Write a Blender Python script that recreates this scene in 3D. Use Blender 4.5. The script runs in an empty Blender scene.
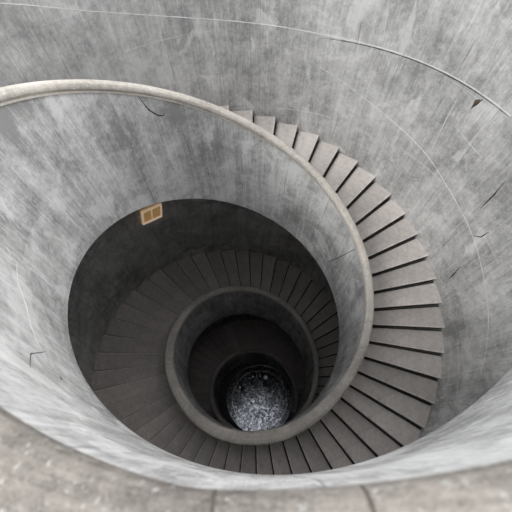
import math, random
import numpy as np
# ---------------------------------------------------------------- geometry
# T counts turns of the spiral, descending clockwise seen from above; the
# landing parapet is at T = 0 and z = 0.  Lengths are in units of 2 m.
S = 2.0
TAU = 2 * math.pi
K0, K1 = -0.35, 2.9
RV = [1.0647, 1.0, 0.83, 0.724, 0.768, 0.779, 0.887, 0.798, 0.711, 0.707, 0.725, 0.784]
ZV = [-0.2658, -0.0171, 0.269, 0.1245, 0.0078, 0.005, 0.0002, -0.0613, -0.0429, -0.0104, -0.005, -0.0032]
HV = [1.0414, 0.9584, 0.9192, 0.8173, 0.8084, 0.8426, 0.898, 0.933, 0.9289, 0.9199, 0.911, 0.9032]
PITCH = 2.845
ZFLOOR = -8.179
STEPS = 50.5

def spl(T, v):
    v = np.asarray(v, float); n = len(v)
    s = (np.asarray(T, float) - K0) / ((K1 - K0) / (n - 1))
    s = np.clip(s, 0, n - 1 - 1e-9)
    i = np.floor(s).astype(int); u = s - i
    e = np.concatenate([[2 * v[0] - v[1]], v, [2 * v[-1] - v[-2]]])
    p0, p1, p2, p3 = e[i], e[i + 1], e[i + 2], e[i + 3]
    return .5 * (2 * p1 + (p2 - p0) * u + (2 * p0 - 5 * p1 + 4 * p2 - p3) * u ** 2 + (3 * p1 - p0 - 3 * p2 + p3) * u ** 3)

def ang(T): return -math.pi / 2 - np.asarray(T, float) * TAU
def r_in(T): return spl(T, RV)                       # inner face of the parapet at its foot
def z_cop(T): return -PITCH * np.asarray(T, float) + spl(T, ZV)
def z_base(T): return np.maximum(z_cop(T) - spl(T, HV), ZFLOOR)
def z_tread(T): return z_cop(T) - (0.481 - 0.082 * (np.clip(T, .38, .95) * TAU - 4.4))
def d_in(T):                                         # how far the coping's inner edge sits off that face
    return np.interp(T, [-.4, -.25, -.125, 0, .125, .17, .22, .32, .45, .6, .75, .88, .95, 1.05, 1.15, 1.25, 1.5, 3],
                     [-.042, -.042, -.088, -.038, -.088, -.06, .03, .048, .045, .04, .035, .02, .03, .03, .0, 0, .02, .02])
def d_out(T): return np.interp(T, [0, .86, .96, 1.05, 1.15, 3], [.094, .094, .128, .128, .094, .094])
WT = [-.5, 0, .25, .44, .52, .93, 1.06, 1.18, 1.25, 1.37, 1.45, 1.55, 1.65, 1.8, 5]
WR = [1.76, 1.66, 1.58, 1.515, 1.505, 1.505, 1.60, 1.74, 1.77, 1.77, 1.69, 1.64, 1.56, 1.5, 1.5]
def r_wall(T):                                       # outer wall radius at tread level
    T = np.asarray(T, float)
    return sum(np.interp(T + d, WT, WR) for d in (-.04, -.02, 0, .02, .04)) / 5
def r_wall_at(a, z):                                 # the same surface by angle and height
    T0 = ((-math.pi / 2 - a) / TAU) % 1.0
    Ts = [T0 + k for k in range(-1, 3)]
    zs = [float(z_tread(T)) for T in Ts]
    if z >= zs[0]: return float(r_wall(Ts[0]))
    for k in range(3):
        if z >= zs[k + 1]:
            f = (z - zs[k + 1]) / (zs[k] - zs[k + 1])
            return float(r_wall(Ts[k + 1]) * (1 - f) + r_wall(Ts[k]) * f)
    return float(r_wall(Ts[3]))
CAM = dict(cx=.056, cy=-.906, cz=.365, pitch=.466, yaw=.023, roll=-.016, f=379.3)
# places of cracks, joints and the lamp on the concrete (x, y, z in units)
MK = {
    'seamA': [(-1.231, 1.037, -0.736), (-0.876, 1.325, -0.961), (-0.337, 1.542, -1.136), (0.446, 1.521, -1.224), (0.9, 1.321, -1.197), (1.227, 1.044, -1.175), (1.439, 0.737, -1.169)],
    'seamB': [(0.474, 1.492, -1.43), (0.889, 1.279, -1.61), (1.248, 0.934, -1.724), (1.37, 0.739, -1.811), (1.492, 0.437, -1.88), (1.552, 0.067, -1.983), (1.537, -0.22, -2.048), (1.477, -0.466, -2.152)],
    'c1': [(1.501, 0.251, -2.312), (1.504, 0.257, -2.251), (1.511, 0.277, -2.135)],
    'c2': [(1.511, 0.381, -1.878), (1.521, 0.349, -1.836), (1.53, 0.342, -1.758)],
    'c3': [(1.492, 0.493, -1.708), (1.501, 0.497, -1.582), (1.509, 0.511, -1.46)],
    'sp': [(1.317, 0.914, -1.279), (1.314, 0.925, -1.22), (1.34, 0.895, -1.19), (1.332, 0.902, -1.232)],
    'l1': [(1.292, 0.926, -1.426), (1.366, 0.81, -1.454), (1.43, 0.693, -1.468)],
    'v1': [(1.253, 1.002, -1.232), (1.247, 0.978, -1.443), (1.243, 0.951, -1.653)],
    'v2': [(0.8, 1.411, -0.948), (0.825, 1.367, -1.195)],
    'v3': [(-0.97, 1.273, -0.855), (-0.959, 1.267, -0.966)],
    'v4': [(-0.564, 1.49, -0.977), (-0.56, 1.482, -1.067)],
    'box': [(-1.152, 1.167, -2.778), (-0.982, 1.299, -2.83), (-0.99, 1.311, -3.035), (-1.165, 1.178, -3.003)],
    'arc': [(-0.538, 0.606, -0.915), (-0.527, 0.612, -0.964), (-0.509, 0.621, -1.029), (-0.481, 0.638, -1.077), (-0.456, 0.653, -1.095), (-0.443, 0.662, -1.079)],
    'w1': [(-0.776, -0.335, -0.802), (-0.754, -0.377, -0.77), (-0.721, -0.439, -0.75), (-0.679, -0.517, -0.766), (-0.624, -0.59, -0.726), (-0.575, -0.651, -0.704), (-0.564, -0.666, -0.712)],
    'd1': [(-0.568, -0.665, -0.743), (-0.513, -0.707, -0.58), (-0.448, -0.758, -0.485)],
    'd2': [(-0.756, -0.386, -0.884), (-0.757, -0.393, -0.945), (-0.755, -0.405, -1.009)],
    'd3': [(0.603, 0.43, -2.404), (0.658, 0.374, -2.191), (0.708, 0.312, -1.944)],
    'd4': [(-0.494, -0.74, -0.711), (-0.482, -0.751, -0.708)],
}

# ---------------------------------------------------------------- helpers
import bpy, bmesh
from mathutils import Vector
scn = bpy.context.scene
COL = scn.collection
rnd = random.Random(7)

def tag(o, label=None, cat=None, group=None, kind=None):
    if label: o['label'] = label
    if cat: o['category'] = cat
    if group: o['group'] = group
    if kind: o['kind'] = kind
    return o

def link(name, me, mat, parent=None):
    o = bpy.data.objects.new(name, me)
    COL.objects.link(o)
    if mat: me.materials.append(mat)
    if parent is not None: o.parent = parent
    return o

def empty(name, loc=(0, 0, 0)):
    o = bpy.data.objects.new(name, None); COL.objects.link(o); o.location = loc
    o.empty_display_size = .2
    return o

def mesh(name, verts, faces, mat, parent=None, uvs=None, smooth=True, sharp=None, origin=None):
    """verts in units; uvs per vertex in metres"""
    V = np.asarray(verts, float) * S
    if origin is not None: V = V - np.asarray(origin)
    me = bpy.data.meshes.new(name)
    me.from_pydata([tuple(map(float, v)) for v in V], [], [tuple(int(i) for i in f) for f in faces])
    if uvs is not None:
        uv = me.uv_layers.new(name='UVMap')
        U = np.asarray(uvs, float)
        li = np.empty(len(me.loops), int); me.loops.foreach_get('vertex_index', li)
        uv.data.foreach_set('uv', U[li].astype(np.float32).ravel())
    bm = bmesh.new(); bm.from_mesh(me)
    bmesh.ops.recalc_face_normals(bm, faces=bm.faces)
    if smooth:
        for f in bm.faces: f.smooth = True
        if sharp:
            for e in bm.edges:
                if len(e.link_faces) == 2 and e.calc_face_angle(0) > sharp: e.smooth = False
    bm.to_mesh(me); bm.free()
    return link(name, me, mat, parent)

def pol(a, r, z): return (r * math.cos(a), r * math.sin(a), z)

def sweep(name, T0, T1, n, prof, mat, parent=None, closed=True, sharp=math.radians(35), caps=True, origin=None):
    """prof(T) -> list of (radius, z): a profile carried down the spiral"""
    Ts = np.linspace(T0, T1, n + 1)
    V, U, F = [], [], []
    L = 0.0; m = None; last = None
    for T in Ts:
        P = prof(float(T)); m = len(P); a = float(ang(T))
        base = P[0]
        q = np.array(pol(a, base[0], base[1]))
        if last is not None: L += float(np.linalg.norm(q[:2] - last[:2])) * S
        last = q
        s = 0.0
        for j, (r, z) in enumerate(P):
            if j: s += math.hypot(r - P[j - 1][0], z - P[j - 1][1]) * S
            V.append(pol(a, r, z)); U.append((L, s))
    for i in range(n):
        for j in range(m if closed else m - 1):
            k = (j + 1) % m
            F.append((i * m + j, i * m + k, (i + 1) * m + k, (i + 1) * m + j))
    if caps and closed:
        F.append(tuple(range(m))); F.append(tuple(n * m + j for j in reversed(range(m))))
    return mesh(name, V, F, mat, parent, U, True, sharp, origin)

# ---------------------------------------------------------------- materials
class NT:
    def __init__(s, name):
        s.m = bpy.data.materials.new(name); s.m.use_nodes = True
        s.t = s.m.node_tree; s.b = s.t.nodes['Principled BSDF']
        s.b.inputs['Specular IOR Level'].default_value = .25
    def n(s, kind, **kw):
        x = s.t.nodes.new(kind)
        for k, v in kw.items():
            if k.startswith('i_'):
                key = k[2:]
                x.inputs[int(key) if key.isdigit() else key].default_value = v
            else: setattr(x, k, v)
        return x
    def l(s, a, b): s.t.links.new(a, b)
    def math(s, op, a, b=None, c=None, clamp=False):
        x = s.n('ShaderNodeMath', operation=op); x.use_clamp = clamp
        for i, v in enumerate((a, b, c)):
            if v is None: continue
            if isinstance(v, (int, float)): x.inputs[i].default_value = v
            else: s.l(v, x.inputs[i])
        return x.outputs[0]
    def map(s, v, a, b, c=0.0, d=1.0):
        x = s.n('ShaderNodeMapRange'); x.clamp = True
        s.l(v, x.inputs[0])
        for i, q in enumerate((a, b, c, d)): x.inputs[i + 1].default_value = q
        return x.outputs[0]
    def noise(s, vec, sc, detail=4, rough=.55, scale=(1, 1, 1), dist=0):
        if scale != (1, 1, 1):
            mp = s.n('ShaderNodeMapping'); mp.inputs['Scale'].default_value = scale
            s.l(vec, mp.inputs[0]); vec = mp.outputs[0]
        x = s.n('ShaderNodeTexNoise'); x.inputs['Scale'].default_value = sc
        x.inputs['Detail'].default_value = detail; x.inputs['Roughness'].default_value = rough
        x.inputs['Distortion'].default_value = dist
        s.l(vec, x.inputs['Vector']); return x.outputs['Fac']
    def mix(s, f, a, b, mode='MIX'):
        x = s.n('ShaderNodeMix', data_type='RGBA', blend_type=mode)
        if isinstance(f, (int, float)): x.inputs[0].default_value = f
        else: s.l(f, x.inputs[0])
        for i, v in ((6, a), (7, b)):
            if isinstance(v, tuple): x.inputs[i].default_value = v if len(v) == 4 else v + (1,)
            else: s.l(v, x.inputs[i])
        return x.outputs[2]

def g(v, r=1.0, gg=1.0, b=1.0): return (v * r, v * gg, v * b, 1)

def concrete(name, dark, light, tint=(1, 1, 1), streak=.5, board=.42, panel=1.1, lines=.5, level=.5):
    """board-marked cast concrete; UV u runs along the spiral, v up the face"""
    k = NT(name)
    uv = k.n('ShaderNodeUVMap').outputs[0]
    ob = k.n('ShaderNodeTexCoord').outputs['Object']
    big = k.noise(ob, .9, 5, .6)
    mid = k.noise(ob, 3.2, 6, .62, dist=.6)
    s1 = k.noise(uv, 1, 4, .6, (7, .55, 1))
    s2 = k.noise(uv, 1, 3, .6, (38, 1.6, 1))
    fine = k.noise(uv, 1, 2, .6, (120, 14, 1))
    grain = k.noise(ob, 55, 3, .7)
    # one tone per formwork panel
    sx = k.n('ShaderNodeSeparateXYZ'); k.l(uv, sx.inputs[0])
    wob = k.math('MULTIPLY', k.math('SUBTRACT', k.noise(uv, 1.3, 2), .5), .16)
    u = k.math('ADD', k.math('DIVIDE', sx.outputs[0], board), wob)
    v = k.math('ADD', k.math('DIVIDE', sx.outputs[1], panel), wob)
    fu = k.math('FLOOR', u); fv = k.math('FLOOR', k.math('ADD', v, k.math('MULTIPLY', k.math('SINE', k.math('MULTIPLY', fu, 12.9)), .5)))
    cx = k.n('ShaderNodeCombineXYZ'); k.l(fu, cx.inputs[0]); k.l(fv, cx.inputs[1])
    wn = k.n('ShaderNodeTexWhiteNoise', noise_dimensions='2D'); k.l(cx.outputs[0], wn.inputs[0])
    pan = wn.outputs[0]
    # sum of tones
    a = k.math('MULTIPLY', k.math('SUBTRACT', big, .5), 1.7)
    a = k.math('MULTIPLY_ADD', k.math('SUBTRACT', mid, .5), 1.5, a)
    a = k.math('MULTIPLY_ADD', k.math('SUBTRACT', s1, .5), 2.0 * streak, a)
    a = k.math('MULTIPLY_ADD', k.math('SUBTRACT', s2, .5), 1.5 * streak, a)
    a = k.math('MULTIPLY_ADD', k.math('SUBTRACT', fine, .5), 1.2 * streak, a)
    a = k.math('MULTIPLY_ADD', k.math('SUBTRACT', grain, .5), .5, a)
    a = k.math('MULTIPLY_ADD', k.math('SUBTRACT', pan, .5), .32, a)
    det = k.noise(ob, 15, 7, .78, dist=.3)
    a = k.math('MULTIPLY_ADD', k.math('SUBTRACT', det, .5), 1.5, a)
    f = k.math('ADD', a, .5, clamp=True)
    col = k.mix(f, g(dark, *tint), g(light, *tint))
    # patchy darker stains with ragged edges
    st = k.noise(ob, 2.1, 7, .68, dist=1.0)
    st2 = k.noise(uv, 1, 4, .6, (5, 1.6, 1))
    stm = k.map(k.math('MULTIPLY', st, st2), .29, .37, 0, .38)
    col = k.mix(stm, col, g(dark * .95, 1.02, .99, .95))
    # pale laitance patches
    lp = k.noise(uv, 1, 5, .62, (2.6, 1.2, 1), dist=.7)
    col = k.mix(k.map(lp, .57, .625, 0, .5), col, g(light * 1.15, *tint))
    # thin pale scratches and runs down the face
    sc = k.noise(uv, 1, 2, .5, (55, .9, 1))
    col = k.mix(k.math('MULTIPLY', k.map(sc, .64, .70), k.map(mid, .45, .6, 0, .6)), col, g(min(.85, light * 1.35)))
    # joints between boards, faint and broken
    fr = k.math('ABSOLUTE', k.math('SUBTRACT', k.math('FRACT', u), .5))
    j = k.math('MULTIPLY', k.map(fr, .489, .497), k.map(k.noise(uv, 2.3, 3), .48, .6))
    fq = k.math('ABSOLUTE', k.math('SUBTRACT', k.math('FRACT', k.math('MULTIPLY', sx.outputs[1], .83)), .5))
    jh = k.math('MULTIPLY', k.map(fq, .4925, .4965), k.map(k.noise(uv, 1.1, 3), .46, .56))
    col = k.mix(k.math('MULTIPLY', jh, level), col, g(min(.8, light * 1.25)))
    col = k.mix(k.math('MULTIPLY', j, lines), col, g(dark * .45))
    k.l(col, k.b.inputs['Base Color'])
    k.b.inputs['Roughness'].default_value = .88
    bp = k.n('ShaderNodeBump'); bp.inputs['Strength'].default_value = .5; bp.inputs['Distance'].default_value = .012
    h = k.math('MULTIPLY_ADD', s2, .7, k.math('MULTIPLY', grain, .6))
    h = k.math('MULTIPLY_ADD', det, 1.0, h); h = k.math('MULTIPLY_ADD', j, -.8, h)
    k.l(h, bp.inputs['Height']); k.l(bp.outputs[0], k.b.inputs['Normal'])
    return k.m

def stone(name, dark, light, tint, speck=.4, pits=.3, bump=.6, along=True, sc=1.0, step=False):
    """weathered worn concrete of the coping and treads"""
    k = NT(name)
    uv = k.n('ShaderNodeUVMap').outputs[0]
    ob = k.n('ShaderNodeTexCoord').outputs['Object']
    big = k.noise(ob, 1.7, 4, .6)
    mid = k.noise(ob, 14 * sc, 6, .7, dist=.4)
    gr = k.noise(ob, 75 * sc, 3, .75)
    a = k.math('MULTIPLY', k.math('SUBTRACT', big, .5), 1.2)
    a = k.math('MULTIPLY_ADD', k.math('SUBTRACT', mid, .5), 1.2, a)
    a = k.math('MULTIPLY_ADD', k.math('SUBTRACT', gr, .5), .8, a)
    if along:
        lg = k.noise(uv, 1, 4, .65, (1.3, 55, 1))
        a = k.math('MULTIPLY_ADD', k.math('SUBTRACT', lg, .5), .9, a)
    f = k.math('ADD', a, .5, clamp=True)
    col = k.mix(f, g(dark, *tint), g(light, *tint))
    sp = k.noise(ob, 34 * sc, 3, .6)
    col = k.mix(k.map(sp, .6, .7, 0, speck), col, g(light * 1.5, 1.0, .99, .95))
    col = k.mix(k.map(mid, .36, .28, 0, pits), col, g(dark * .45, 1.05, 1, .93))
    if step:                                               # each slab its own tone, nosing worn pale
        oi = k.n('ShaderNodeObjectInfo').outputs['Random']
        col = k.mix(1.0, col, k.map(oi, 0, 1, .86, 1.08), 'MULTIPLY')
        sx = k.n('ShaderNodeSeparateXYZ'); k.l(uv, sx.inputs[0])
        col = k.mix(k.math('MULTIPLY', k.map(sx.outputs[0], .90, .97), k.map(mid, .35, .6, .1, .55)), col, g(min(.8, light * 1.25), *tint))
    k.l(col, k.b.inputs['Base Color'])
    k.b.inputs['Roughness'].default_value = .9
    bp = k.n('ShaderNodeBump'); bp.inputs['Strength'].default_value = bump; bp.inputs['Distance'].default_value = .015
    k.l(k.math('MULTIPLY_ADD', mid, 1.0, k.math('MULTIPLY', gr, .6)), bp.inputs['Height'])
    k.l(bp.outputs[0], k.b.inputs['Normal'])
    return k.m

def plain(name, col, rough=.8, metal=0.0, emit=None, es=0.0, var=.25):
    k = NT(name)
    ob = k.n('ShaderNodeTexCoord').outputs['Object']
    nz = k.noise(ob, 22, 5, .65)
    c = k.mix(nz, tuple(x * (1 - var) for x in col[:3]), tuple(min(1, x * (1 + var)) for x in col[:3]))
    k.l(c, k.b.inputs['Base Color'])
    k.b.inputs['Roughness'].default_value = rough; k.b.inputs['Metallic'].default_value = metal
    if emit:
        e = k.mix(nz, tuple(x * .7 for x in emit), tuple(x * 1.3 for x in emit))
        k.l(e, k.b.inputs['Emission Color']); k.b.inputs['Emission Strength'].default_value = es
    return k.m

M_WALL = concrete('wall_concrete', .27, .64, (1.0, 1.0, .99), streak=.55, board=.55, panel=1.5)
M_PAR = concrete('parapet_concrete', .31, .74, (1.0, 1.0, 1.0), streak=.75, board=.6, panel=.7, level=.0)
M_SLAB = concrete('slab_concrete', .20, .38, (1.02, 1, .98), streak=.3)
M_COP = stone('coping_stone', .36, .76, (1.07, 1.0, .91), speck=.3, pits=.6, bump=.8)
M_COPN = stone('coping_rough_shaded', .09, .40, (1.09, 1.0, .91), speck=.6, pits=.75, bump=1.0, sc=1.6)  # brown stains and lichen, plus shade on the near stretch painted into the tone
M_TREAD = stone('tread_stone', .36, .62, (1.08, 1.0, .95), speck=.15, pits=.35, bump=.4, along=False, step=True)
M_RISER = stone('riser_shade', .045, .09, (1.05, 1.0, .95), speck=.05, pits=.2, bump=.4, along=False)  # near-black: the shadow under the nosings is put into the riser colour
M_FLOOR = stone('floor_screed', .10, .22, (1, 1, 1), along=False)
M_CRACK = plain('crack_dark', (.035, .033, .031), .95)
M_FIN = plain('fin_pale', (.74, .74, .72), .9)
M_LIME = plain('lime_pale', (.78, .78, .76), .9)
M_JOINT = plain('mortar_joint', (.10, .085, .075), .95)
M_SPALL = plain('spall_brown', (.10, .075, .055), .95)

# ---------------------------------------------------------------- the setting: well wall and floor
NA, NV = 216, 14
T_TOP, T_END = -0.5, 3.98
def build_wall():
    n = int(round((T_END - T_TOP) * NA)) + 1
    V, U, F = [], [], []
    idx = {}
    def add(key, a, z, u):
        R = r_wall_at(a, z)
        idx[key] = len(V); V.append(pol(a, R, z)); U.append((u, z * S))
    for i in range(n):
        T = T_TOP + i / NA; a = float(ang(T)); u = (i / NA) * TAU * 1.35 * S
        z0 = float(z_tread(T))
        if T - 1 < T_TOP - 1e-6:
            zt = .12
        else:
            zt = float(z_tread(T - 1))
        z0 = max(z0, ZFLOOR - .01); zt = max(zt, ZFLOOR - .01)
        if zt <= ZFLOOR and i >= NA: pass
        for j in range(NV + 1):
            if j == NV and i >= NA: continue
            add((i, j), a, z0 + (zt - z0) * j / NV, u)
        if i >= NA: idx[(i, NV)] = idx[(i - NA, 0)]
    for i in range(n - 1):
        for j in range(NV):
            q = [idx[(i, j)], idx[(i + 1, j)], idx[(i + 1, j + 1)], idx[(i, j + 1)]]
            if i + 1 == NA and j + 1 == NV: q[2] = idx[(NA, NV)]
            if len(set(q)) < 4: continue
            if max(V[k][2] for k in q) - min(V[k][2] for k in q) < 1e-6: continue
            F.append(tuple(q))
    # the open side under the first step
    return mesh('wall_outer', V, F, M_WALL, None, U, True, None)
wall = tag(build_wall(), 'tall curved grey board-marked concrete wall around the stairwell', 'wall', kind='structure')

def disc(name, R, cx, cy, z, mat, n=96, parent=None, thick=.0):
    V = [(cx, cy, z)] + [(cx + R * math.cos(TAU * i / n), cy + R * math.sin(TAU * i / n), z) for i in range(n)]
    F = [(0, 1 + i, 1 + (i + 1) % n) for i in range(n)]
    return mesh(name, V, F, mat, parent, [(v[0] * S, v[1] * S) for v in V], False)
floor = tag(disc('floor', 1.75, 0.0, 0.0, ZFLOOR - .002, M_FLOOR), 'dark floor at the bottom of the stairwell', 'floor', kind='structure')

# ---------------------------------------------------------------- staircase
P0, P1 = -0.30, 2.80
stair = tag(empty('spiral_staircase', (0, 0, ZFLOOR * S)), 'grey concrete spiral staircase winding down the round well around an open shaft', 'staircase')
ORG = (0, 0, ZFLOOR * S)

def prof_par(T):
    r = float(r_in(T)); zc = float(z_cop(T)); zb = float(z_base(T)); d = float(d_in(T))
    zt = max(zc - .05, zb + .01)
    return [(r, zb), (r + .25 * d, zb + .25 * (zt - zb)), (r + .5 * d, zb + .5 * (zt - zb)), (r + .75 * d, zb + .75 * (zt - zb)),
            (r + d + .010, zt), (r + float(d_out(T)) - .016, zt), (r + float(d_out(T)) - .016, zb)]
parapet = sweep('parapet', P0, P1, 720, prof_par, M_PAR, stair, origin=ORG)
tag(parapet, 'smooth pale grey parapet face curling around the open shaft')

def prof_cop(T):
    r = float(r_in(T)); zc = float(z_cop(T)); d = float(d_in(T)); w = float(d_out(T)) - d; x = r + d
    h = .034
    pts = []
    for k in range(11):                                   # rounded bead, outer side to inner side
        q = math.pi * k / 10
        pts.append((x + w / 2 + w / 2 * math.copysign(abs(math.cos(q)) ** .75, math.cos(q)), zc - h + h * math.sin(q) ** .75))
    pts += [(x + .002, zc - h - .004), (x + .010, zc - h - .007), (x + .010, zc - h - .012),
            (x + .003, zc - h - .014), (x + .003, zc - h - .022), (x + .014, zc - h - .026), (r + float(d_out(T)) - .012, zc - h - .020)]
    return [(rr, max(zz, ZFLOOR + .02 + .001 * i)) for i, (rr, zz) in enumerate(pts)]
from mathutils import Matrix
def cop_part(name, T0, T1, mat, n):
    c = sweep(name, T0, T1, n, prof_cop, mat, parapet, origin=ORG, sharp=math.radians(50))
    return c
coping = cop_part('coping', .175, P1 - .01, M_COP, 820)
tag(coping, 'worn beige rounded coping on top of the parapet')
near = cop_part('coping', P0 - .004, .175, M_COPN, 160)
tag(near, 'rough brown-grey lichen-flecked coping of the landing parapet, nearest')

def joint(T):
    P = [(r + .0, z + .0005) for r, z in prof_cop(T)[:11]]
    V, F = [], []
    for dT in (-.00022, .00022):
        a = float(ang(T + dT))
        for r, z in P: V.append(pol(a, r, z + .0006))
    n = len(P)
    c = np.mean(np.array(P), 0)
    for dT in (-.00022, .00022):
        a = float(ang(T + dT))
        for r, z in P: V.append(pol(a, c[0] + (r - c[0]) * .9, c[1] + (z - c[1]) * .8))
    F = [(i, i + 1, n + i + 1, n + i) for i in range(n - 1)] + [(2 * n + i, 3 * n + i, 3 * n + i + 1, 2 * n + i + 1) for i in range(n - 1)]
    F += [(i, 2 * n + i, 2 * n + i + 1, i + 1) for i in range(n - 1)] + [(n + i, n + i + 1, 3 * n + i + 1, 3 * n + i) for i in range(n - 1)]
    F += [(0, n, 3 * n, 2 * n), (n - 1, 3 * n - 1, 4 * n - 1, 2 * n - 1)]
    return mesh('joint', V, F, M_JOINT, parapet, None, False, None, ORG)
joint(-.0037); joint(-.022)

def prof_slab(T):
    r = float(r_in(T)) + .04; R = float(r_wall(T)) + .004; zb = float(z_base(T)); zt = max(float(z_tread(T)) - .09, zb + .02)
    a = float(ang(T))
    R0 = r_wall_at(a, zb) + .004; 
    return [(r, zb), (r + .5 * (R0 - r), zb), (R0, zb), (r_wall_at(a, zt) + .004, zt), (r, zt)]
slab = sweep('soffit_slab', P0, 2.78, 620, prof_slab, M_SLAB, stair, origin=ORG)

PH = .7368                                                  # a nosing lies here
def step_geo(i):
    Tn = PH + i / STEPS; Tb = Tn - 1 / STEPS
    z = float(z_tread(Tn - .5 / STEPS)); zn = float(z_tread(Tn + .5 / STEPS))
    return Tb, Tn, z, zn
def wedge(Ta, Tb, z0, z1, dr=0.0, n=4, jit=0.0):
    """block between two spiral angles, from parapet to wall"""
    V, F = [], []
    for k in range(n + 1):
        T = Ta + (Tb - Ta) * k / n; a = float(ang(T))
        ri = float(r_in(T)) + float(d_out(T)) - .03
        for z in (z0, z1):
            Ro = r_wall_at(a, z) + .004
            V.append(pol(a, ri, z)); V.append(pol(a, Ro, z))
    for k in range(n):
        b, c = 4 * k, 4 * k + 4
        F += [(b, b + 1, c + 1, c), (b + 2, c + 2, c + 3, b + 3), (b, c, c + 2, b + 2), (b + 1, b + 3, c + 3, c + 1)]
    F += [(0, 2, 3, 1), (4 * n, 4 * n + 1, 4 * n + 3, 4 * n + 2)]
    return V, F
def wuv(n=4): return [(k / n, (j % 2) * 1.4) for k in range(n + 1) for j in range(4)]
TH = .015
def bevel(o, w):
    bm = bmesh.new(); bm.from_mesh(o.data)
    es = [e for e in bm.edges if len(e.link_faces) == 2 and e.calc_face_angle(0) > .9]
    bmesh.ops.bevel(bm, geom=es, offset=w, segments=2, profile=.6, affect='EDGES')
    bm.to_mesh(o.data); bm.free()
def build_step(i, parent):
    Tb, Tn, z, zn = step_geo(i)
    rise = z - zn
    z += rnd.uniform(-.0015, .0015)
    lip = .0012
    V, F = wedge(Tb + .0013, Tn, z - TH, z)
    c = np.mean(np.array(V), 0) * S
    loc = np.array(c); loc[2] -= 0
    o = mesh('step', V, F, M_TREAD, parent, wuv(), False, origin=c)
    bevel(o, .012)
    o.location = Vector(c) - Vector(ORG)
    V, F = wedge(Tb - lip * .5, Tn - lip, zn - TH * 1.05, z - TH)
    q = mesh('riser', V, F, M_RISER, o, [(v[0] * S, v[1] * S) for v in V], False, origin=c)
    return o
I0 = int(math.ceil((.46 - PH) * STEPS)); I1 = int(math.floor((2.66 - PH) * STEPS))
ids = list(range(I0, I1 + 1))
ids = ids[:100]
for i in ids: build_step(i, stair)
# steps nobody sees from here, up behind the near parapet and at the foot of the shaft
VV, FF = [], []
for i in list(range(int(math.ceil((P0 + .06 - PH) * STEPS)), I0)) + list(range(ids[-1] + 1, int(math.floor((2.78 - PH) * STEPS)))):
    Tb, Tn, z, zn = step_geo(i)
    if zn - TH < ZFLOOR: continue
    for V, F in (wedge(Tb + .0013, Tn, z - TH, z), wedge(Tb - .0006, Tn - .0012, zn - TH * 1.05, z - TH)):
        k = len(VV); VV += V; FF += [tuple(k + j for j in f) for f in F]
if VV:
    o = mesh('step_run', VV, FF, M_TREAD, stair, wuv() * (len(VV) // 20), False, origin=ORG)
    o['kind'] = 'stuff'

# ---------------------------------------------------------------- marks on the concrete
def smooth(L, it=2):
    L = [np.array(p, float) for p in L]
    for _ in range(it):
        L = [L[0]] + [q for p0, p1 in zip(L[:-1], L[1:]) for q in (p0 * .75 + p1 * .25, p0 * .25 + p1 * .75)] + [L[-1]]
    return [tuple(p) for p in L]

def tubes(name, lines, radius, mat, parent, surf, org, taper=True, sub=5):
    V, F = [], []
    for L in lines:
        P = []
        for (x0, y0, z0), (x1, y1, z1) in zip(L[:-1], L[1:]):
            a0, a1 = math.atan2(y0, x0), math.atan2(y1, x1)
            if a1 - a0 > math.pi: a1 -= TAU
            if a0 - a1 > math.pi: a1 += TAU
            for k in range(sub):
                f = k / sub; P.append((a0 + (a1 - a0) * f, z0 + (z1 - z0) * f))
        P.append((a1, L[-1][2]))
        n = len(P); pts = [np.array(pol(a, surf(a, z), z)) for a, z in P]
        m = 6; k0 = len(V)
        for i, p in enumerate(pts):
            d = pts[min(i + 1, n - 1)] - pts[max(i - 1, 0)]; d /= np.linalg.norm(d) + 1e-9
            nr = np.array([p[0], p[1], 0]); nr /= np.linalg.norm(nr)
            s = np.cross(d, nr); s /= np.linalg.norm(s) + 1e-9
            w = radius * (1 if not taper else (.25 + .75 * math.sin(math.pi * (i + .5) / n))) * rnd.uniform(.7, 1.25)
            for j in range(m):
                q = TAU * j / m
                V.append(p + s * (w * math.cos(q)) + nr * (w * .5 * math.sin(q)))
        for i in range(n - 1):
            for j in range(m):
                b, c = k0 + i * m, k0 + (i + 1) * m
                F.append((b + j, b + (j + 1) % m, c + (j + 1) % m, c + j))
        F.append(tuple(k0 + j for j in range(m))); F.append(tuple(k0 + (n - 1) * m + j for j in reversed(range(m))))
    return mesh(name, V, F, mat, parent, None, True, None, org)

def s_wall(a, z): return r_wall_at(a, z)
def s_par(a, z):
    T = ((-math.pi / 2 - a) / TAU) % 1.0
    best = None
    for k in (-1, 0, 1, 2):
        if z_base(T + k) - .02 <= z <= z_cop(T + k) + .02: best = T + k
    if best is None: best = T
    zc = float(z_cop(best)) - .05; zb = float(z_base(best)); f = min(1, max(0, (z - zb) / (zc - zb)))
    return float(r_in(best)) + f * float(d_in(best)) + (.010 * max(0, f - .75) * 4)
O0 = (0, 0, 0)
seamA = MK['seamA']
seamB = MK['seamB']
tubes('joint_ridge', [smooth(seamA)], .0032, M_FIN, wall, s_wall, O0, False)
tubes('joint_ridge', [smooth(seamB)], .0028, M_FIN, wall, s_wall, O0, False)
tubes('joint_groove', [smooth([(x, y, z - .010) for x, y, z in seamA[3:]])], .003, M_CRACK, wall, s_wall, O0)
for q in ('c1', 'c2', 'c3'): tubes('crack', [MK[q]], .0042, M_CRACK, wall, s_wall, O0)
for q in ('l1', 'v1', 'v2', 'v3', 'v4'): tubes('board_ridge', [MK[q]], .0022, M_FIN, wall, s_wall, O0)
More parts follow.
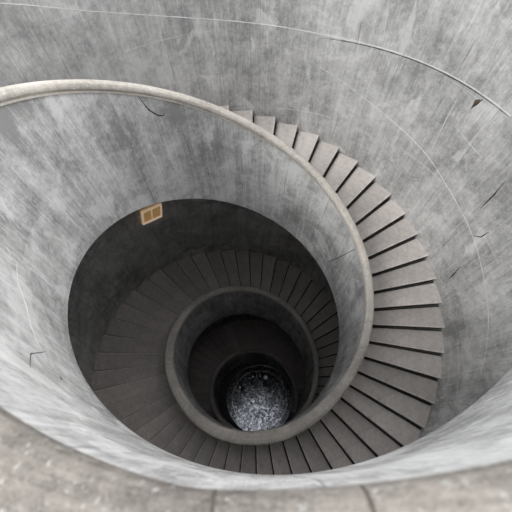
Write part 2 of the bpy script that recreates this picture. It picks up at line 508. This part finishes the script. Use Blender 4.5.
# small broken-out pocket in the wall
def spall(pts, mat):
    P = [(math.atan2(y, x), z) for x, y, z in pts]
    ca = sum(a for a, z in P) / len(P); cz = sum(z for a, z in P) / len(P)
    ring = []
    for i in range(len(P)):
        (a0, z0), (a1, z1) = P[i], P[(i + 1) % len(P)]
        for k in range(4):
            f = k / 4; j = rnd.uniform(.82, 1.15)
            ring.append((ca + (a0 + (a1 - a0) * f - ca) * j, cz + (z0 + (z1 - z0) * f - cz) * j))
    V = [pol(ca, s_wall(ca, cz) - .008, cz)] + [pol(a, s_wall(a, z) - .002, z) for a, z in ring] + [pol(a, s_wall(a, z) + .012, z) for a, z in ring]
    n = len(ring)
    F = [(0, 1 + i, 1 + (i + 1) % n) for i in range(n)] + [(1 + i, 1 + n + i, 1 + n + (i + 1) % n, 1 + (i + 1) % n) for i in range(n)]
    return mesh('spall', V, F, mat, wall, None, True, None)
spall(MK['sp'], M_SPALL)
for q, w in (('arc', .0034), ('d1', .002), ('d3', .003), ('d4', .003)): tubes('crack', [MK[q]], w, M_CRACK, parapet, s_par, ORG)
tubes('lime_streak', [MK['w1']], .0022, M_LIME, parapet, s_par, ORG)

# ---------------------------------------------------------------- small lit box under the stair edge
def boxmesh(name, mat, lo, hi, B, parent, org, bev=.004):
    c, ex, ey, ez = B
    V = []
    for x in (lo[0], hi[0]):
        for y in (lo[1], hi[1]):
            for z in (lo[2], hi[2]): V.append(c + ex * x + ey * y + ez * z)
    F = [(0, 1, 3, 2), (4, 6, 7, 5), (0, 4, 5, 1), (2, 3, 7, 6), (0, 2, 6, 4), (1, 5, 7, 3)]
    o = mesh(name, V, F, mat, parent, None, False, None, org)
    if bev: bevel(o, bev)
    return o
M_PANE = plain('tan_pane', (.35, .23, .12), .5, emit=(.15, .088, .036), es=.55, var=.4)
M_PALE = plain('pale_frame', (.55, .48, .4), .6, emit=(.30, .225, .16), es=.5, var=.15)
bx = [np.array(v) for v in MK['box']]
cc = sum(bx) / 4
tx = (bx[1] - bx[0]) + (bx[2] - bx[3]); tx /= np.linalg.norm(tx)
ty = (bx[0] - bx[3]) + (bx[1] - bx[2]); ty -= tx * ty.dot(tx); ty /= np.linalg.norm(ty)
tz = np.cross(tx, ty)
if tz.dot(np.array([cc[0], cc[1], 0])) > 0: tz = -tz
W2 = .5 * np.linalg.norm((bx[1] - bx[0]) + (bx[2] - bx[3])) / 2; H2 = .5 * np.linalg.norm((bx[0] - bx[3]) + (bx[1] - bx[2])) / 2
inn = -tz * 0
BB = (cc - tz * .012, tx, ty, tz)
lamp = tag(empty('wall_lamp', tuple(cc * S)), 'small tan box lamp on the dark wall just below the stair edge', 'lamp')
LO = tuple(cc * S)
boxmesh('back_box', M_PANE, (-W2, -H2, 0), (W2, H2, .03), BB, lamp, LO)
boxmesh('frame', M_PALE, (-W2, -H2, .03), (W2, -H2 + .02, .055), BB, lamp, LO)
boxmesh('frame', M_PALE, (-W2, H2 - .01, .03), (W2, H2, .055), BB, lamp, LO)
boxmesh('frame', M_PALE, (-W2, -H2 + .02, .03), (-W2 + .018, H2 - .02, .055), BB, lamp, LO)
boxmesh('frame', M_PALE, (W2 - .01, -H2 + .02, .03), (W2, H2 - .02, .055), BB, lamp, LO)
boxmesh('mullion', M_PALE, (-.003, -H2 + .02, .03), (.003, H2 - .02, .05), BB, lamp, LO)
boxmesh('pane', M_PANE, (-W2 + .02, -H2 + .022, .028), (-.004, H2 - .012, .040), BB, lamp, LO, 0)
boxmesh('pane', M_PANE, (.004, -H2 + .022, .028), (W2 - .012, H2 - .012, .040), BB, lamp, LO, 0)

# ---------------------------------------------------------------- wet disc at the foot of the shaft
FX, FY, FR = .063, 0.0, .690
def wet_mat():
    k = NT('wet_disc')
    ob = k.n('ShaderNodeTexCoord').outputs['Object']
    n1 = k.noise(ob, 5.5, 6, .68, dist=.8); n2 = k.noise(ob, 17, 5, .72, dist=.5); n3 = k.noise(ob, 1.2, 3, .5)
    col = k.mix(k.map(n2, .44, .60), (.04, .043, .05), (.60, .62, .66))
    col = k.mix(k.map(n1, .44, .56, 0, .88), col, (.05, .053, .064))
    k.l(col, k.b.inputs['Base Color'])
    k.b.inputs['Metallic'].default_value = 1.0
    k.l(k.map(n2, .4, .65, .05, .20), k.b.inputs['Roughness'])
    bp = k.n('ShaderNodeBump'); bp.inputs['Strength'].default_value = .12; bp.inputs['Distance'].default_value = .02
    k.l(k.math('MULTIPLY_ADD', n2, .3, n1), bp.inputs['Height']); k.l(bp.outputs[0], k.b.inputs['Normal'])
    return k.m
M_WET = wet_mat()
M_RIM = plain('rim_metal', (.75, .76, .78), .25, 1.0, var=.15)
M_CHIP = plain('pale_chip', (.86, .88, .92), .3, .9, var=.1)
OD = (FX * S, FY * S, ZFLOOR * S)
pool = tag(empty('floor_disc', OD), 'round glossy dark disc with a thin bright rim at the bottom of the shaft', 'disc')
def lathe(name, prof, mat, parent, n=128):
    V, F = [], []
    m = len(prof)
    for i in range(n):
        a = TAU * i / n
        for r, z in prof: V.append((FX + r * math.cos(a), FY + r * math.sin(a), ZFLOOR + z))
    for i in range(n):
        for j in range(m):
            b, c = i * m, ((i + 1) % n) * m
            F.append((b + j, c + j, c + (j + 1) % m, b + (j + 1) % m))
    return mesh(name, V, F, mat, parent, None, True, math.radians(40), OD)
def solid_disc(name, R, z0, z1, mat, parent, n=128):
    V = [(FX + R * math.cos(TAU * i / n), FY + R * math.sin(TAU * i / n), ZFLOOR + z) for z in (z0, z1) for i in range(n)]
    F = [tuple(reversed(range(n))), tuple(range(n, 2 * n))] + [(i, (i + 1) % n, n + (i + 1) % n, n + i) for i in range(n)]
    return mesh(name, V, F, mat, parent, None, True, math.radians(40), OD)
solid_disc('plate', FR, 0, .02, M_WET, pool)
lathe('rim', [(FR - .004, .0), (FR + .014, .0), (FR + .014, .030), (FR + .006, .040), (FR - .002, .034)], M_RIM, pool)
lathe('inner_ring', [(FR * .83, .018), (FR * .83 + .006, .018), (FR * .83 + .006, .023), (FR * .83, .023)], M_RIM, pool)
def chip(R, n=7):
    bmv = []
    ph = rnd.uniform(0, TAU); tx, ty = rnd.uniform(-.12, .12), rnd.uniform(-.12, .12)
    for z, sc in ((0, 1), (.18, .9), (.34, .55)):
        for i in range(n):
            q = ph + TAU * i / n; w = R * rnd.uniform(.8, 1.12) * sc
            x, y = w * math.cos(q), w * math.sin(q)
            bmv.append((x, y, R * z + (tx * x + ty * y if z else 0)))
    F = [tuple(reversed(range(n))), tuple(range(2 * n, 3 * n))]
    for r in (0, n): F += [(r + i, r + (i + 1) % n, r + n + (i + 1) % n, r + n + i) for i in range(n)]
    return bmv, F
ZS = ZFLOOR + .02
arc = [(272, 10, .030), (262, 0, .014), (256, 0, .016), (250, 0, .015), (246, 0, .024), (240, 0, .014)]
def put_chip(x, y, R, label, group):
    V, F = chip(R)
    V = [(x + vx, y + vy, ZS + .0005 + vz) for vx, vy, vz in V]
    o = (x * S, y * S, ZS * S)
    c = mesh('pale_chip', V, F, M_CHIP, None, None, False, None, o); c.location = o
    return tag(c, label, 'fragment', group)
put_chip(FX + .13, FY + .44, .052, 'largest pale fragment at the right end of the arc on the dark disc', 'pale fragments in an arc')
put_chip(FX - .33, FY + .28, .044, 'second largest pale fragment toward the left of the arc on the dark disc', 'pale fragments in an arc')
for q in (118, 108, 98, 88, 152, 162, 172, 184):
    q = math.radians(q); rr = .48 + rnd.uniform(-.02, .02)
    put_chip(FX + rr * math.cos(q), FY + rr * math.sin(q), rnd.uniform(.020, .030), 'small pale fragment in the arc on the dark disc', 'small pale fragments in the arc')
VV, FF = [], []
for i in range(230):
    x, y = FX + rnd.gauss(.05, .22), FY + rnd.gauss(-.28, .2)
    if math.hypot(x - FX, y - FY) > FR * .93: continue
    V, F = chip(rnd.choice((.006, .008, .010, .012, .02)), 6)
    k = len(VV); VV += [(x + a, y + b, ZS + .0005 + c) for a, b, c in V]; FF += [tuple(k + j for j in f) for f in F]
tag(mesh('flakes', VV, FF, M_CHIP, None, None, False), 'many tiny pale flakes scattered over the middle of the dark disc', 'debris', kind='stuff')

# ---------------------------------------------------------------- daylight and camera
w = bpy.data.worlds.new('overcast'); scn.world = w; w.use_nodes = True
bg = w.node_tree.nodes['Background']
_tc = w.node_tree.nodes.new('ShaderNodeTexCoord'); _sp = w.node_tree.nodes.new('ShaderNodeSeparateXYZ')
_mr = w.node_tree.nodes.new('ShaderNodeMapRange'); _cr = w.node_tree.nodes.new('ShaderNodeMix'); _cr.data_type = 'RGBA'
w.node_tree.links.new(_tc.outputs['Generated'], _sp.inputs[0]); w.node_tree.links.new(_sp.outputs[2], _mr.inputs[0])
w.node_tree.links.new(_mr.outputs[0], _cr.inputs[0]); w.node_tree.links.new(_cr.outputs[2], bg.inputs[0])
_cr.inputs[6].default_value = (1.0, 1.01, 1.02, 1); _cr.inputs[7].default_value = (.62, .63, .65, 1)   # hazy sky: brighter towards the horizon
bg.inputs[1].default_value = 1.0
def sun(name, az, el, strength, angle):
    L = bpy.data.lights.new(name, 'SUN'); L.energy = strength; L.angle = math.radians(angle); L.color = (1, .985, .96)
    o = bpy.data.objects.new(name, L); COL.objects.link(o)
    d = Vector((math.cos(math.radians(az)) * math.cos(math.radians(el)), math.sin(math.radians(az)) * math.cos(math.radians(el)), math.sin(math.radians(el))))
    o.rotation_euler = d.to_track_quat('Z', 'Y').to_euler(); o.location = d * 12
    return o
sun('veiled_sun', 40, 30, 1.1, 60)
sun('tread_fill_sun', 205, 51, .9, 22)  # added fill sun from the left to brighten the right-hand treads; no real source

def camera():
    c = bpy.data.cameras.new('camera'); o = bpy.data.objects.new('camera', c); COL.objects.link(o)
    cp, sp = math.cos(CAM['pitch']), math.sin(CAM['pitch'])
    fwd = np.array([0, sp, -cp]); up = np.array([0, cp, sp]); rt = np.array([1., 0, 0])
    cy, sy = math.cos(CAM['yaw']), math.sin(CAM['yaw'])
    R = np.array([[cy, -sy, 0], [sy, cy, 0], [0, 0, 1]])
    fwd, up, rt = R @ fwd, R @ up, R @ rt
    cr, sr = math.cos(CAM['roll']), math.sin(CAM['roll'])
    rt, up = cr * rt + sr * up, -sr * rt + cr * up
    from mathutils import Matrix
    m = Matrix((tuple(rt) , tuple(up), tuple(-fwd))).transposed().to_4x4()
    m.translation = Vector((CAM['cx'] * S, CAM['cy'] * S, CAM['cz'] * S))
    o.matrix_world = m
    c.sensor_width = 36; c.lens = CAM['f'] / 512 * 36
    c.clip_start = .02; c.clip_end = 200
    c.dof.use_dof = True; c.dof.focus_distance = 2.6 * S; c.dof.aperture_fstop = 3.4
    scn.camera = o
camera()
scn.view_settings.view_transform = 'Standard'; scn.view_settings.look = 'None'
scn.view_settings.gamma = 1; scn.view_settings.use_curve_mapping = False
scn.view_settings.exposure = 1.1
scn.cycles.max_bounces = 16; scn.cycles.diffuse_bounces = 10
scn.cycles.use_denoising = True
